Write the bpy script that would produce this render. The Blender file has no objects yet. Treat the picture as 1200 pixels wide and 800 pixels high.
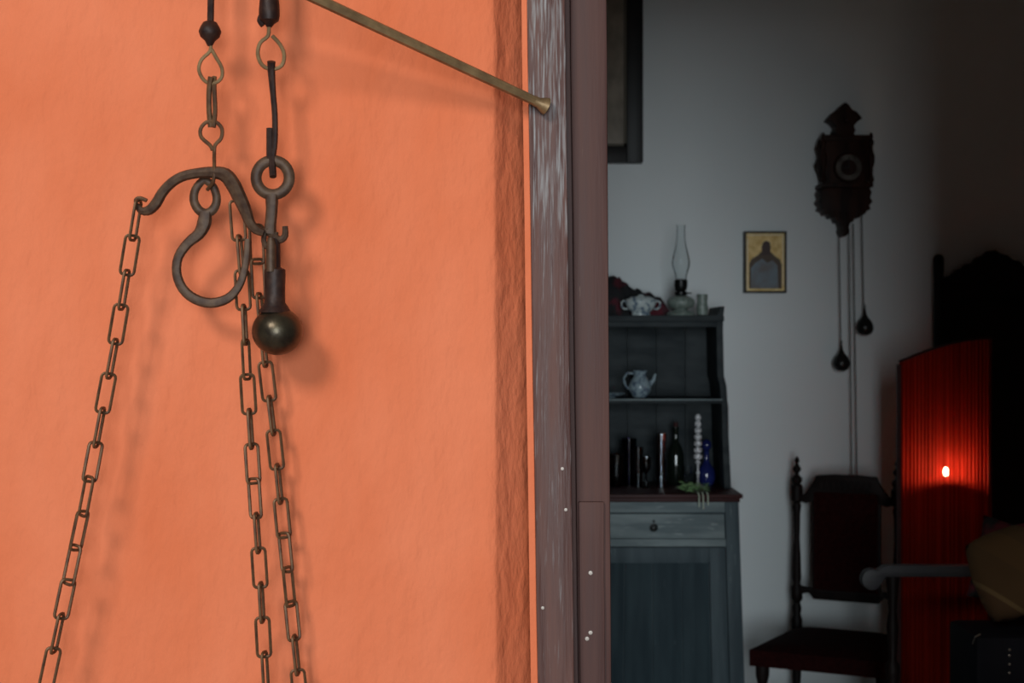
import bpy, bmesh, math, random
from mathutils import Vector, Matrix, noise
random.seed(7)
R = math.radians
S = bpy.context.scene
COL = S.collection
# ------------------------------------------------------------------ camera, light, exposure
F = 1667.0; H = 1.6
cd = bpy.data.cameras.new('camera'); cam = bpy.data.objects.new('camera', cd); COL.objects.link(cam)
cam.location = (0, 0, H); cam.rotation_euler = (R(90), 0, 0)
cd.sensor_width = 36; cd.lens = 50; cd.clip_start = 0.05
cd.dof.use_dof = True; cd.dof.focus_distance = 1.95; cd.dof.aperture_fstop = 9.0
S.camera = cam
w = bpy.data.worlds.new('sky'); S.world = w; w.use_nodes = True
bg = w.node_tree.nodes['Background']; bg.inputs[0].default_value = (0.80, 0.88, 1.0, 1); bg.inputs[1].default_value = 0.06

def area(name, loc, aim, sx, sy, power, color):
    l = bpy.data.lights.new(name, 'AREA'); l.shape = 'RECTANGLE'; l.size = sx; l.size_y = sy
    l.energy = power; l.color = color
    o = bpy.data.objects.new(name, l); COL.objects.link(o); o.location = loc
    o.rotation_euler = (Vector(aim) - Vector(loc)).to_track_quat('-Z', 'Y').to_euler()
    return o
area('daylight_over_street', (-2.25, -3.25, 4.6), (-0.2, 1.75, 1.6), 1.3, 1.3, 190, (1.0, 0.93, 0.84))
area('added_light_through_doorway', (0.25, -9.0, 1.9), (0.25, 1.75, 1.8), 3.4, 4.0, 640, (0.84, 0.95, 1.0))  # added area lamp behind the camera, lights the room through the doorway
vs = S.view_settings
vs.view_transform = 'Standard'; vs.look = 'None'; vs.exposure = 0.0; vs.gamma = 1.0; vs.use_curve_mapping = False

# ------------------------------------------------------------------ helpers
def at(px, py, Y): return Vector(((px - 600) / F * Y, Y, H - (py - 400) / F * Y))
def X(px, Y): return (px - 600) / F * Y
def Z(py, Y): return H - (py - 400) / F * Y

def nodes(name):
    m = bpy.data.materials.new(name); m.use_nodes = True
    nt = m.node_tree; b = nt.nodes['Principled BSDF']
    return m, nt, b
def N(nt, t, **kw):
    n = nt.nodes.new(t)
    for k, v in kw.items():
        if k.startswith('i_'): n.inputs[k[2:].replace('_', ' ')].default_value = v
        else: setattr(n, k, v)
    return n
def mat(name, c1, c2=None, rough=0.5, metal=0.0, scale=(8, 8, 8), ns=1.0, detail=5, lo=0.35, hi=0.65, bump=0.0, bscale=None, bdist=0.002, spec=0.5, coat=0.0, rvar=0.0, c3=None, c3t=0.62, sheen_z=None):
    m, nt, b = nodes(name)
    c2 = c2 or c1
    tc = N(nt, 'ShaderNodeTexCoord'); mp = N(nt, 'ShaderNodeMapping'); mp.inputs['Scale'].default_value = scale
    nt.links.new(tc.outputs['Object'], mp.inputs['Vector'])
    no = N(nt, 'ShaderNodeTexNoise'); no.inputs['Scale'].default_value = ns; no.inputs['Detail'].default_value = detail
    nt.links.new(mp.outputs[0], no.inputs['Vector'])
    cr = N(nt, 'ShaderNodeValToRGB'); cr.color_ramp.elements[0].position = lo; cr.color_ramp.elements[1].position = hi
    cr.color_ramp.elements[0].color = (*c1, 1); cr.color_ramp.elements[1].color = (*c2, 1)
    nt.links.new(no.outputs['Fac'], cr.inputs[0])
    out = cr.outputs[0]
    if c3:
        n2 = N(nt, 'ShaderNodeTexNoise'); n2.inputs['Scale'].default_value = ns * 4.3; n2.inputs['Detail'].default_value = 8
        nt.links.new(mp.outputs[0], n2.inputs['Vector'])
        r2 = N(nt, 'ShaderNodeValToRGB'); r2.color_ramp.elements[0].position = c3t; r2.color_ramp.elements[1].position = c3t + (0.24 if sheen_z else 0.06)
        nt.links.new(n2.outputs['Fac'], r2.inputs[0])
        if sheen_z:       # painted sheen: the pale scratches spread wider towards the top
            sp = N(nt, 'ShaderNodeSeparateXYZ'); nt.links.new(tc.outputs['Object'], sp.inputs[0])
            fm = N(nt, 'ShaderNodeMapRange', interpolation_type='SMOOTHSTEP'); fm.inputs['From Min'].default_value = sheen_z[0]; fm.inputs['From Max'].default_value = sheen_z[1]
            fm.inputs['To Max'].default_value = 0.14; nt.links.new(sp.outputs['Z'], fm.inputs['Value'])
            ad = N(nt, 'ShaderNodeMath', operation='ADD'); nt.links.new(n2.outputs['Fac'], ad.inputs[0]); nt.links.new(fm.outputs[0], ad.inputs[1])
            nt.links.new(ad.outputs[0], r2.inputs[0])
        mx = N(nt, 'ShaderNodeMix', data_type='RGBA'); nt.links.new(r2.outputs[0], mx.inputs['Factor'])
        nt.links.new(out, mx.inputs['A']); mx.inputs['B'].default_value = (*c3, 1); out = mx.outputs['Result']
    nt.links.new(out, b.inputs['Base Color'])
    b.inputs['Roughness'].default_value = rough; b.inputs['Metallic'].default_value = metal
    b.inputs['Specular IOR Level'].default_value = spec; b.inputs['Coat Weight'].default_value = coat
    if rvar:
        mr = N(nt, 'ShaderNodeMapRange'); mr.inputs['To Min'].default_value = max(0.05, rough - rvar); mr.inputs['To Max'].default_value = min(1, rough + rvar)
        mr.inputs['From Min'].default_value = 0.3; mr.inputs['From Max'].default_value = 0.7
        nt.links.new(no.outputs['Fac'], mr.inputs['Value']); nt.links.new(mr.outputs[0], b.inputs['Roughness'])
    if bump:
        nb = N(nt, 'ShaderNodeTexNoise'); nb.inputs['Scale'].default_value = (bscale or ns * 3); nb.inputs['Detail'].default_value = 4
        nt.links.new(mp.outputs[0], nb.inputs['Vector'])
        bp = N(nt, 'ShaderNodeBump'); bp.inputs['Strength'].default_value = bump; bp.inputs['Distance'].default_value = bdist
        nt.links.new(nb.outputs['Fac'], bp.inputs['Height']); nt.links.new(bp.outputs[0], b.inputs['Normal'])
    return m
def glass(name, col, rough=0.05, mixt=0.6):
    m = bpy.data.materials.new(name); m.use_nodes = True; nt = m.node_tree; nt.nodes.clear()
    o = N(nt, 'ShaderNodeOutputMaterial'); t = N(nt, 'ShaderNodeBsdfTransparent'); t.inputs[0].default_value = (*col, 1)
    g = N(nt, 'ShaderNodeBsdfGlossy'); g.inputs['Roughness'].default_value = rough; g.inputs[0].default_value = (0.9, 0.95, 1, 1)
    lw = N(nt, 'ShaderNodeLayerWeight'); lw.inputs[0].default_value = mixt
    mx = N(nt, 'ShaderNodeMixShader'); nt.links.new(lw.outputs['Fresnel'], mx.inputs[0])
    nt.links.new(t.outputs[0], mx.inputs[1]); nt.links.new(g.outputs[0], mx.inputs[2]); nt.links.new(mx.outputs[0], o.inputs[0])
    return m

M = {}
M['orange'] = mat('orange_lime_plaster', (0.68, 0.162, 0.066), (0.76, 0.212, 0.102), rough=0.85, scale=(8, 8, 4), ns=0.9, detail=9, lo=0.3, hi=0.7, bump=0.6, bscale=7, bdist=0.007, spec=0.2)
M['plaster'] = mat('pale_blue_grey_limewash', (0.80, 0.84, 0.85), (0.85, 0.88, 0.885), rough=0.9, scale=(1, 1, 1), ns=1.3, bump=0.15, bscale=14, bdist=0.003, spec=0.1)
M['plaster_dark'] = mat('brownish_plaster', (0.66, 0.58, 0.48), (0.72, 0.64, 0.54), rough=0.9)
M['casing'] = mat('worn_brown_gloss_painted_sheen', (0.072, 0.030, 0.025), (0.125, 0.060, 0.050), rough=0.42, scale=(70, 20, 3.5), ns=1.4, detail=8, bump=0.55, bscale=3.0, bdist=0.0016, spec=0.2, rvar=0.14, c3=(0.27, 0.26, 0.265), c3t=0.61, sheen_z=(1.62, 1.80))  # grey scratches, plus a sheen painted into the upper casing
M['jamb'] = mat('worn_red_brown_paint', (0.066, 0.028, 0.024), (0.098, 0.047, 0.040), rough=0.55, scale=(60, 20, 3), ns=1.2, detail=8, bump=0.4, bscale=3, bdist=0.0012, spec=0.2, rvar=0.1, c3=(0.17, 0.11, 0.09), c3t=0.72)
M['nail'] = mat('pale_nail', (0.35, 0.3, 0.27), rough=0.5, metal=0.6)
M['iron'] = mat('dark_forged_iron', (0.046, 0.022, 0.013), (0.092, 0.052, 0.030), rough=0.5, metal=0.1, spec=0.3, scale=(90, 90, 90), bump=0.3, bdist=0.001)
M['iron_b'] = mat('black_iron', (0.018, 0.008, 0.007), (0.042, 0.020, 0.014), rough=0.5, metal=0.1, spec=0.3, scale=(90, 90, 90), bump=0.3, bdist=0.001)
M['brass'] = mat('tarnished_brass', (0.17, 0.105, 0.050), (0.28, 0.18, 0.085), rough=0.48, metal=0.45, scale=(60, 60, 60), bump=0.2, bdist=0.0006)
M['chain'] = mat('rusty_brass_chain', (0.075, 0.034, 0.018), (0.16, 0.082, 0.035), rough=0.5, metal=0.4, scale=(80, 80, 80))
M['ball'] = mat('dull_dark_bronze', (0.045, 0.035, 0.025), (0.10, 0.08, 0.05), rough=0.33, metal=0.8, scale=(50, 50, 50), bump=0.25, bdist=0.001)
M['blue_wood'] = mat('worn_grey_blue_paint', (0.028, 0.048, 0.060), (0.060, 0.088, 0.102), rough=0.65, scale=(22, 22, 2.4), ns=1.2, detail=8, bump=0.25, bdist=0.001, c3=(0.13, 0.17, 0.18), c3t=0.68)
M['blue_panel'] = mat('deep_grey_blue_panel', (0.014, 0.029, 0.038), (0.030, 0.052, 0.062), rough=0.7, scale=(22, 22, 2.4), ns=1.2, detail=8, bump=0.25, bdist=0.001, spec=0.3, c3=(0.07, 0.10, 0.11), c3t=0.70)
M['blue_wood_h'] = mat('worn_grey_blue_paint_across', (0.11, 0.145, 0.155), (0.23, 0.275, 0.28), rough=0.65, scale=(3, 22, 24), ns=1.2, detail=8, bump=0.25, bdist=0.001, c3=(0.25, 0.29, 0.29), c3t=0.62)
M['hutch'] = mat('charcoal_blue_paint', (0.014, 0.020, 0.024), (0.040, 0.048, 0.052), rough=0.6, spec=0.2, scale=(5, 16, 16), ns=1.2, detail=8, bump=0.2, bdist=0.001, c3=(0.10, 0.11, 0.11), c3t=0.70)
M['edge'] = mat('dark_red_brown_edge', (0.035, 0.008, 0.008), (0.055, 0.015, 0.014), rough=0.5, spec=0.2, scale=(4, 20, 20))
M['dark_wood'] = mat('near_black_oak', (0.006, 0.003, 0.003), (0.013, 0.007, 0.006), rough=0.55, spec=0.2, scale=(20, 20, 3), bump=0.2, bdist=0.001)
M['clock_wood'] = mat('dark_walnut', (0.012, 0.006, 0.005), (0.045, 0.018, 0.012), rough=0.5, spec=0.12, scale=(20, 20, 4))
M['black_wood'] = mat('black_carved_wood', (0.004, 0.004, 0.0045), (0.008, 0.007, 0.007), rough=0.6, scale=(20, 20, 3), spec=0.25)
M['red_uph'] = mat('dark_red_upholstery', (0.016, 0.0018, 0.0018), (0.028, 0.0035, 0.003), rough=0.85, scale=(60, 60, 60), spec=0.1)
M['dial'] = mat('tarnished_dial', (0.05, 0.042, 0.035), (0.16, 0.14, 0.12), rough=0.35, metal=0.5, scale=(20, 20, 20))
M['weight'] = mat('dark_lead_pear', (0.02, 0.02, 0.02), (0.04, 0.037, 0.035), rough=0.32, metal=0.6)
M['cord'] = mat('grey_clock_chain', (0.05, 0.05, 0.05), rough=0.6, metal=0.5)
M['gold'] = mat('gold_leaf', (0.72, 0.45, 0.13), (0.95, 0.70, 0.30), rough=0.5, metal=0.05, scale=(40, 40, 40))
M['gold_pale'] = mat('pale_gold_border', (0.85, 0.70, 0.45), rough=0.5, metal=0.0)
M['robe'] = mat('dusky_painted_robe', (0.18, 0.16, 0.16), (0.20, 0.27, 0.32), rough=0.6, scale=(14, 14, 14))
M["robe2"] = mat("brown_painted_robe", (0.09, 0.06, 0.04), (0.12, 0.08, 0.055), rough=0.6)
M['skin_paint'] = mat('painted_face_brown', (0.07, 0.04, 0.035), rough=0.6)
M['black_frame'] = mat('black_picture_frame', (0.006, 0.005, 0.005), (0.012, 0.009, 0.008), rough=0.45, scale=(20, 20, 4), spec=0.3)
M['canvas'] = mat('dark_olive_landscape_print', (0.15, 0.11, 0.07), (0.26, 0.20, 0.14), rough=0.4, scale=(9, 9, 6), ns=1.5)
M['slip'] = mat('brown_slip', (0.09, 0.07, 0.045), rough=0.6)
M['porcelain'] = mat('white_blue_porcelain', (0.50, 0.56, 0.56), (0.13, 0.18, 0.24), rough=0.25, scale=(55, 55, 55), lo=0.52, hi=0.6)
M['jug'] = mat('pale_blue_porcelain', (0.30, 0.38, 0.42), (0.10, 0.14, 0.2), rough=0.25, scale=(60, 60, 60), lo=0.5, hi=0.62)
M['cloth_dark'] = mat('black_cloth_with_dark_red', (0.010, 0.010, 0.012), (0.10, 0.008, 0.018), rough=0.85, scale=(14, 14, 14), lo=0.48, hi=0.6)
M['lampbase'] = mat('grey_green_stoneware', (0.13, 0.17, 0.15), (0.25, 0.29, 0.26), rough=0.4, scale=(60, 60, 60))
M['green_glaze'] = mat('green_glass_dark', (0.02, 0.06, 0.04), rough=0.15)
M['burner'] = mat('blackened_burner', (0.008, 0.008, 0.008), rough=0.4, metal=0.5)
M['glass'] = glass('clear_glass', (0.97, 0.98, 0.98), 0.05, 0.12)
M['smoke_glass'] = glass('smoky_glass', (0.30, 0.32, 0.34), 0.06, 0.6)
M['bright_glass'] = glass('thick_bright_glass', (0.6, 0.62, 0.65), 0.05, 0.82)
M['purple_glass'] = glass('violet_glass', (0.20, 0.15, 0.30), 0.1, 0.4)
M['cobalt'] = mat('cobalt_glass', (0.010, 0.014, 0.09), (0.02, 0.03, 0.16), rough=0.12, spec=0.8)
M['bead'] = mat('milky_cut_glass', (0.75, 0.75, 0.77), (0.25, 0.24, 0.27), rough=0.2, scale=(120, 120, 160), lo=0.5, hi=0.6)
M['bottle'] = mat('black_green_glass', (0.006, 0.010, 0.007), rough=0.1, spec=0.8)
M['leaf'] = mat('fresh_green_leaf', (0.16, 0.32, 0.11), (0.34, 0.50, 0.26), rough=0.5, scale=(80, 80, 80))
M['stem'] = mat('pale_stem', (0.55, 0.62, 0.48), rough=0.5)
M['wood_grey'] = mat('polished_grey_brown_wood', (0.028, 0.027, 0.031), (0.045, 0.043, 0.048), rough=0.5, scale=(4, 30, 30))
M['navy'] = mat('navy_black_leather', (0.003, 0.004, 0.008), (0.006, 0.007, 0.012), rough=0.7, spec=0.15)
M['stud'] = mat('bright_stud', (0.75, 0.73, 0.68), rough=0.2, metal=0.9)
M['floor'] = mat('brown_floor_boards', (0.50, 0.43, 0.36), (0.60, 0.53, 0.45), rough=0.6, scale=(2, 14, 2))
M['street'] = mat('pale_street_paving', (0.26, 0.25, 0.24), (0.34, 0.33, 0.31), rough=0.9)
M['trim_white'] = mat('white_window_paint', (0.6, 0.6, 0.58), rough=0.5)

def red_fabric():
    m = bpy.data.materials.new('sheer_red_pleated_fabric'); m.use_nodes = True; nt = m.node_tree; nt.nodes.clear()
    o = N(nt, 'ShaderNodeOutputMaterial')
    tc = N(nt, 'ShaderNodeTexCoord'); mp = N(nt, 'ShaderNodeMapping'); mp.inputs['Scale'].default_value = (150, 3, 0.6)
    nt.links.new(tc.outputs['Object'], mp.inputs[0]); no = N(nt, 'ShaderNodeTexNoise'); no.inputs['Scale'].default_value = 1.0; no.inputs['Detail'].default_value = 3
    nt.links.new(mp.outputs[0], no.inputs[0])
    cr = N(nt, 'ShaderNodeValToRGB'); cr.color_ramp.elements[0].position = 0.38; cr.color_ramp.elements[1].position = 0.66
    cr.color_ramp.elements[0].color = (0.26, 0.014, 0.006, 1); cr.color_ramp.elements[1].color = (0.55, 0.036, 0.018, 1); nt.links.new(no.outputs[0], cr.inputs[0])
    d = N(nt, 'ShaderNodeBsdfDiffuse'); t = N(nt, 'ShaderNodeBsdfTranslucent'); tr = N(nt, 'ShaderNodeBsdfTransparent')
    tr.inputs[0].default_value = (1.0, 0.62, 0.5, 1)
    nt.links.new(cr.outputs[0], d.inputs[0]); nt.links.new(cr.outputs[0], t.inputs[0])
    m1 = N(nt, 'ShaderNodeMixShader'); m1.inputs[0].default_value = 0.45; nt.links.new(d.outputs[0], m1.inputs[1]); nt.links.new(t.outputs[0], m1.inputs[2])
    m2 = N(nt, 'ShaderNodeMixShader'); m2.inputs[0].default_value = 0.09; nt.links.new(m1.outputs[0], m2.inputs[1]); nt.links.new(tr.outputs[0], m2.inputs[2])
    nt.links.new(m2.outputs[0], o.inputs[0]); return m
M['red_fabric'] = red_fabric()
def kilim():
    m, nt, b = nodes('ochre_kilim_weave')
    tc = N(nt, 'ShaderNodeTexCoord'); mp = N(nt, 'ShaderNodeMapping'); mp.inputs['Scale'].default_value = (1, 1, 1); mp.inputs['Rotation'].default_value = (0, R(40), 0)
    nt.links.new(tc.outputs['Object'], mp.inputs[0])
    sx = N(nt, 'ShaderNodeSeparateXYZ'); nt.links.new(mp.outputs[0], sx.inputs[0])
    cr = N(nt, 'ShaderNodeValToRGB'); cr.color_ramp.interpolation = 'CONSTANT'
    e = cr.color_ramp.elements; e[0].position = 0; e[0].color = (0.09, 0.05, 0.022, 1); e[1].position = 0.16; e[1].color = (0.17, 0.115, 0.05, 1)
    for p, c in ((0.20, (0.09, 0.052, 0.02)), (0.50, (0.105, 0.06, 0.022)), (0.74, (0.085, 0.05, 0.02)), (0.90, (0.10, 0.015, 0.02))):
        q = e.new(p); q.color = (*c, 1)
    mr = N(nt, 'ShaderNodeMapRange'); mr.inputs['From Min'].default_value = -0.16; mr.inputs['From Max'].default_value = 0.16
    nt.links.new(sx.outputs['X'], mr.inputs[0]); nt.links.new(mr.outputs[0], cr.inputs[0]); nt.links.new(cr.outputs[0], b.inputs['Base Color'])
    b.inputs['Roughness'].default_value = 0.9; return m
M['kilim'] = kilim()
def emit(name, c, s):
    m = bpy.data.materials.new(name); m.use_nodes = True; nt = m.node_tree; nt.nodes.clear()
    o = N(nt, 'ShaderNodeOutputMaterial'); e = N(nt, 'ShaderNodeEmission'); e.inputs[0].default_value = (*c, 1); e.inputs[1].default_value = s
    nt.links.new(e.outputs[0], o.inputs[0]); return m
M['bulb'] = emit('lit_bulb', (1.0, 0.72, 0.48), 310)

class MB:
    def __init__(s): s.v = []; s.f = []
    def add(s, v, f):
        k = len(s.v); s.v += [Vector(p) for p in v]; s.f += [tuple(i + k for i in q) for q in f]; return s
    def box(s, x0, x1, y0, y1, z0, z1):
        v = [(x0, y0, z0), (x1, y0, z0), (x1, y1, z0), (x0, y1, z0), (x0, y0, z1), (x1, y0, z1), (x1, y1, z1), (x0, y1, z1)]
        return s.add(v, [(0, 3, 2, 1), (4, 5, 6, 7), (0, 1, 5, 4), (1, 2, 6, 5), (2, 3, 7, 6), (3, 0, 4, 7)])
    def prism(s, pts, y0, y1):          # outline in x, z; extruded along y
        n = len(pts); v = [(x, y0, z) for x, z in pts] + [(x, y1, z) for x, z in pts]
        f = [tuple(range(n)), tuple(range(2 * n - 1, n - 1, -1))] + [(i, i + n, (i + 1) % n + n, (i + 1) % n) for i in range(n)]
        return s.add(v, f)
    def lathe(s, prof, c=(0, 0, 0), n=20, axis='z', sq=(1, 1)):
        v = []; f = []
        for r, z in prof:
            for i in range(n):
                a = 2 * math.pi * i / n; p = (r * math.cos(a) * sq[0], r * math.sin(a) * sq[1], z)
                if axis == 'y': p = (p[0], p[2], p[1])
                if axis == 'x': p = (p[2], p[0], p[1])
                v.append(Vector(p) + Vector(c))
        for j in range(len(prof) - 1):
            for i in range(n): f.append((j * n + i, j * n + (i + 1) % n, (j + 1) * n + (i + 1) % n, (j + 1) * n + i))
        if prof[0][0] > 1e-6: f.append(tuple(range(n - 1, -1, -1)))
        if prof[-1][0] > 1e-6: f.append(tuple(range((len(prof) - 1) * n, len(prof) * n)))
        return s.add(v, f)
    def tube(s, pts, r, n=8, closed=False, flat=1.0):
        P = [Vector(p) for p in pts]; m = len(P); rr = r if isinstance(r, (list, tuple)) else [r] * m
        v = []; f = []; up = None
        for i in range(m):
            a = P[(i - 1) % m] if (closed or i > 0) else P[i]; b = P[(i + 1) % m] if (closed or i < m - 1) else P[i]
            t = (b - a).normalized()
            if up is None:
                up = Vector((0, 1, 0)) if abs(t.y) < 0.9 else Vector((1, 0, 0))
            n1 = (up - t * up.dot(t)).normalized(); up = n1; n2 = t.cross(n1)
            for k in range(n):
                g = 2 * math.pi * k / n; v.append(P[i] + (n1 * math.cos(g) * flat + n2 * math.sin(g)) * rr[i])
        for i in range(m if closed else m - 1):
            for k in range(n): f.append((i * n + k, i * n + (k + 1) % n, ((i + 1) % m) * n + (k + 1) % n, ((i + 1) % m) * n + k))
        if not closed: f += [tuple(range(n - 1, -1, -1)), tuple(range((m - 1) * n, m * n))]
        return s.add(v, f)
    def ball(s, c, r, n=14):
        r = r if isinstance(r, (tuple, list)) else (r, r, r); v = []; f = []
        k = n // 2 + 1
        for j in range(k + 1):
            ph = math.pi * (j / k) ; ph = min(max(ph, 0.02), math.pi - 0.02)
            for i in range(n):
                a = 2 * math.pi * i / n
                v.append((c[0] + r[0] * math.sin(ph) * math.cos(a), c[1] + r[1] * math.sin(ph) * math.sin(a), c[2] - r[2] * math.cos(ph)))
        for j in range(k):
            for i in range(n): f.append((j * n + i, j * n + (i + 1) % n, (j + 1) * n + (i + 1) % n, (j + 1) * n + i))
        f += [tuple(range(n - 1, -1, -1)), tuple(range(k * n, k * n + n))]
        return s.add(v, f)
    def build(s, name, m, parent=None, loc=None, bevel=0, smooth=True, local=False, sub=0, label=None):
        o0 = Vector((0, 0, 0))
        if parent is not None and not local: o0 = world(parent)
        L = Vector(loc) if loc is not None else (o0.copy() if parent is not None and not local else Vector((0, 0, 0)))
        off = Vector((0, 0, 0)) if local else L
        me = bpy.data.meshes.new(name); me.from_pydata([p - off for p in s.v], [], s.f)
        bm = bmesh.new(); bm.from_mesh(me); bmesh.ops.recalc_face_normals(bm, faces=bm.faces)
        if bevel: bmesh.ops.bevel(bm, geom=[e for e in bm.edges if e.calc_face_angle(0) > 0.6], offset=bevel, segments=2, affect='EDGES', profile=0.6)
        for fc in bm.faces: fc.smooth = smooth
        for e in bm.edges:
            if e.calc_face_angle(0) > 0.75: e.smooth = False
        bm.to_mesh(me); bm.free()
        me.materials.append(m)
        o = bpy.data.objects.new(name, me); COL.objects.link(o)
        if parent is not None: o.parent = parent; o.location = (L - o0) if not local else (loc or (0, 0, 0))
        else: o.location = L
        if sub:
            q = o.modifiers.new('sub', 'SUBSURF'); q.levels = sub; q.render_levels = sub
        if label: o['label'] = label
        return o
def world(o):
    p = Vector((0, 0, 0))
    while o is not None: p += o.location; o = o.parent
    return p
def thing(name, label, cat, loc, rz=0, group=None, kind=None):
    o = bpy.data.objects.new(name, None); COL.objects.link(o); o.location = loc; o.rotation_euler = (0, 0, rz); o.empty_display_size = 0.05
    if label: o['label'] = label
    if cat: o['category'] = cat
    if group: o['group'] = group
    if kind: o['kind'] = kind
    return o
def tag(o, label, cat, group=None):
    o['label'] = label; o['category'] = cat
    if group: o['group'] = group
    return o
def struct(o, label=None):
    o['kind'] = 'structure'
    if label: o['label'] = label
    return o

# ------------------------------------------------------------------ the setting
YW = 1.75      # face of the orange outer wall
YB = 6.0       # back wall of the room
def slant(p0, p1, Y):           # a nearly upright edge given at the top and bottom of the view
    xa, za, xb, zb = X(p0, Y), Z(0, Y), X(p1, Y), Z(800, Y)
    return lambda z: xa + (xb - xa) * (za - z) / (za - zb)
# orange wall with hollow beside the door casing
cols = [(lambda z, q=q: q, YW) for q in [-0.9 + 0.012 * i for i in range(73)]]
g0 = slant(577, 580, YW); g1 = slant(583, 587, YW + .006); g2 = slant(612, 623, YW + .046); g3 = slant(615, 626, YW + .052); g4 = slant(618, 630, YW + .054); g5 = slant(622, 634, YW + .055)
cols += [(g0, YW), (slant(580, 583, YW + .002), YW + .002), (g1, YW + .007), (slant(590, 596, YW + .018), YW + .018), (slant(600, 608, YW + .032), YW + .032), (g2, YW + .046), (g3, YW + .052), (g4, YW + .054), (g5, YW + .055), (lambda z: 0.055, YW + .06), (lambda z: 0.06, YW + .40), (lambda z: -0.9, YW + .40)]
rows = 150
v = []; f = []
for j in range(rows + 1):
    z = 3.3 * j / rows
    for i, (fx, y) in enumerate(cols):
        d = 0
        if i < 81 and i > 0: d = 0.0035 * noise.noise(Vector((fx(z) * 9, 0.3, z * 6))) + 0.0015 * noise.noise(Vector((fx(z) * 30, 4.3, z * 22)))
        wob = 0.0012 * noise.noise(Vector((i, 2.0, z * 9))) if 73 <= i < 82 else 0
        v.append((fx(z) + wob, y + d, z))
n = len(cols)
for j in range(rows):
    for i in range(n - 1): f.append((j * n + i, j * n + i + 1, (j + 1) * n + i + 1, (j + 1) * n + i))
f.append(tuple(range(n))); f.append(tuple(range(rows * n, rows * n + n)))
struct(MB().add(v, f).build('wall_front', M['orange']), 'uneven orange plaster wall with a hollow along the door frame')
mb = MB()
mb.box(-3.0, -0.9, YW, YW + .4, 0, 3.3)
mb.box(.061, 0.98, YW, YW + .4, 2.34, 3.3).box(0.98, 3.6, YW, YW + .4, 0, 3.3)
struct(mb.build('wall_front', M['orange'], smooth=False))
struct(MB().box(-3.0, 3.2, YB, YB + .2, 0, 3.3).build('wall_back', M['plaster'], smooth=False), 'pale grey-blue plastered wall of the dim room')
struct(MB().box(-3.0, -2.8, YW + .4, YB, 0, 3.3).build('wall_left', M['plaster'], smooth=False))
struct(MB().box(3.0, 3.2, YW + .4, YB, 0, 3.3).build('wall_right', M['plaster_dark'], smooth=False))
struct(MB().box(-3.0, 3.2, YW, YB + .2, 3.3, 3.5).build('ceiling', M['plaster_dark'], smooth=False))
struct(MB().box(-3.0, 3.2, YW, YB + .2, -.2, 0).build('floor', M['floor'], smooth=False))
struct(MB().box(-8, 8, -8, YW, -.25, -.05).build('floor', M['street'], smooth=False), 'pale paving outside the house')

# door frame: outer casing, recessed jamb, patch board, nails
door = thing('door_1', 'worn brown painted wooden frame of the open doorway', None, (0.06, YW, 0), kind='structure')
def slab(p, q, y0, y1, z0=0, z1=2.34):
    m_ = MB(); ns = 24; v = []; f = []
    for j in range(ns + 1):
        z = z0 + (z1 - z0) * j / ns
        a, b = p(z), q(z); w1 = .0006 * noise.noise(Vector((1, z * 14, 0))); w2 = .0008 * noise.noise(Vector((3, z * 14, 0)))
        v += [(a + w1, y1, z), (a + w1, y0, z), (b + w2, y0, z), (b + w2, y1, z)]
    for j in range(ns):
        for i in range(4): f.append((j * 4 + i, j * 4 + (i + 1) % 4, j * 4 + 4 + (i + 1) % 4, j * 4 + 4 + i))
    f += [(3, 2, 1, 0), tuple(range(ns * 4, ns * 4 + 4))]
    return m_.add(v, f)
yc = YW - .012
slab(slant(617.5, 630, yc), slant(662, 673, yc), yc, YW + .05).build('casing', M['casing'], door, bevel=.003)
slab(slant(611.5, 622.5, YW + .005), slant(640, 650, YW + .005), YW + .005, YW + .09).build('casing_side', M['jamb'], door)
slab(slant(611, 622, YW), slant(619, 631.5, YW), YW - .003, YW + .006).build('painted_lip', M['orange'], door, label='orange painted lip')
slab(slant(658, 670, YW + .012), slant(671, 682, YW + .03), YW + .030, YW + .11).build('rebate', M['jamb'], door)
yj = YW + .018
slab(slant(668, 678, yj), slant(711, 716.5, yj), yj, YW + .14).build('jamb', M['jamb'], door, bevel=.003)
yp = YW + .012
slab(slant(672, 680, yp), slant(704, 709, yp), yp, YW + .02, 0.3, Z(588, yp)).build('patch_board', M['jamb'], door, bevel=.0015)
for px, py, y in ((692, 671, yp), (692, 741, yp), (688, 748, yp)):
    MB().lathe([(.0001, -.0012), (.0025, -.001), (.003, 0), (.003, .002)], at(px, py, y), 10, 'y').build('nail', M['nail'], door)
for px, py in ((659, 549), (636, 712), (663, 597)):
    MB().lathe([(.0001, -.0012), (.002, -.001), (.0022, 0), (.0022, .002)], at(px, py, yc), 10, 'y').build('nail', M['nail'], door)
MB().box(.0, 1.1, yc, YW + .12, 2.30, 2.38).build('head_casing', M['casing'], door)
MB().box(.93, 1.05, yc, YW + .14, 0, 2.30).build('casing', M['casing'], door)

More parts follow.
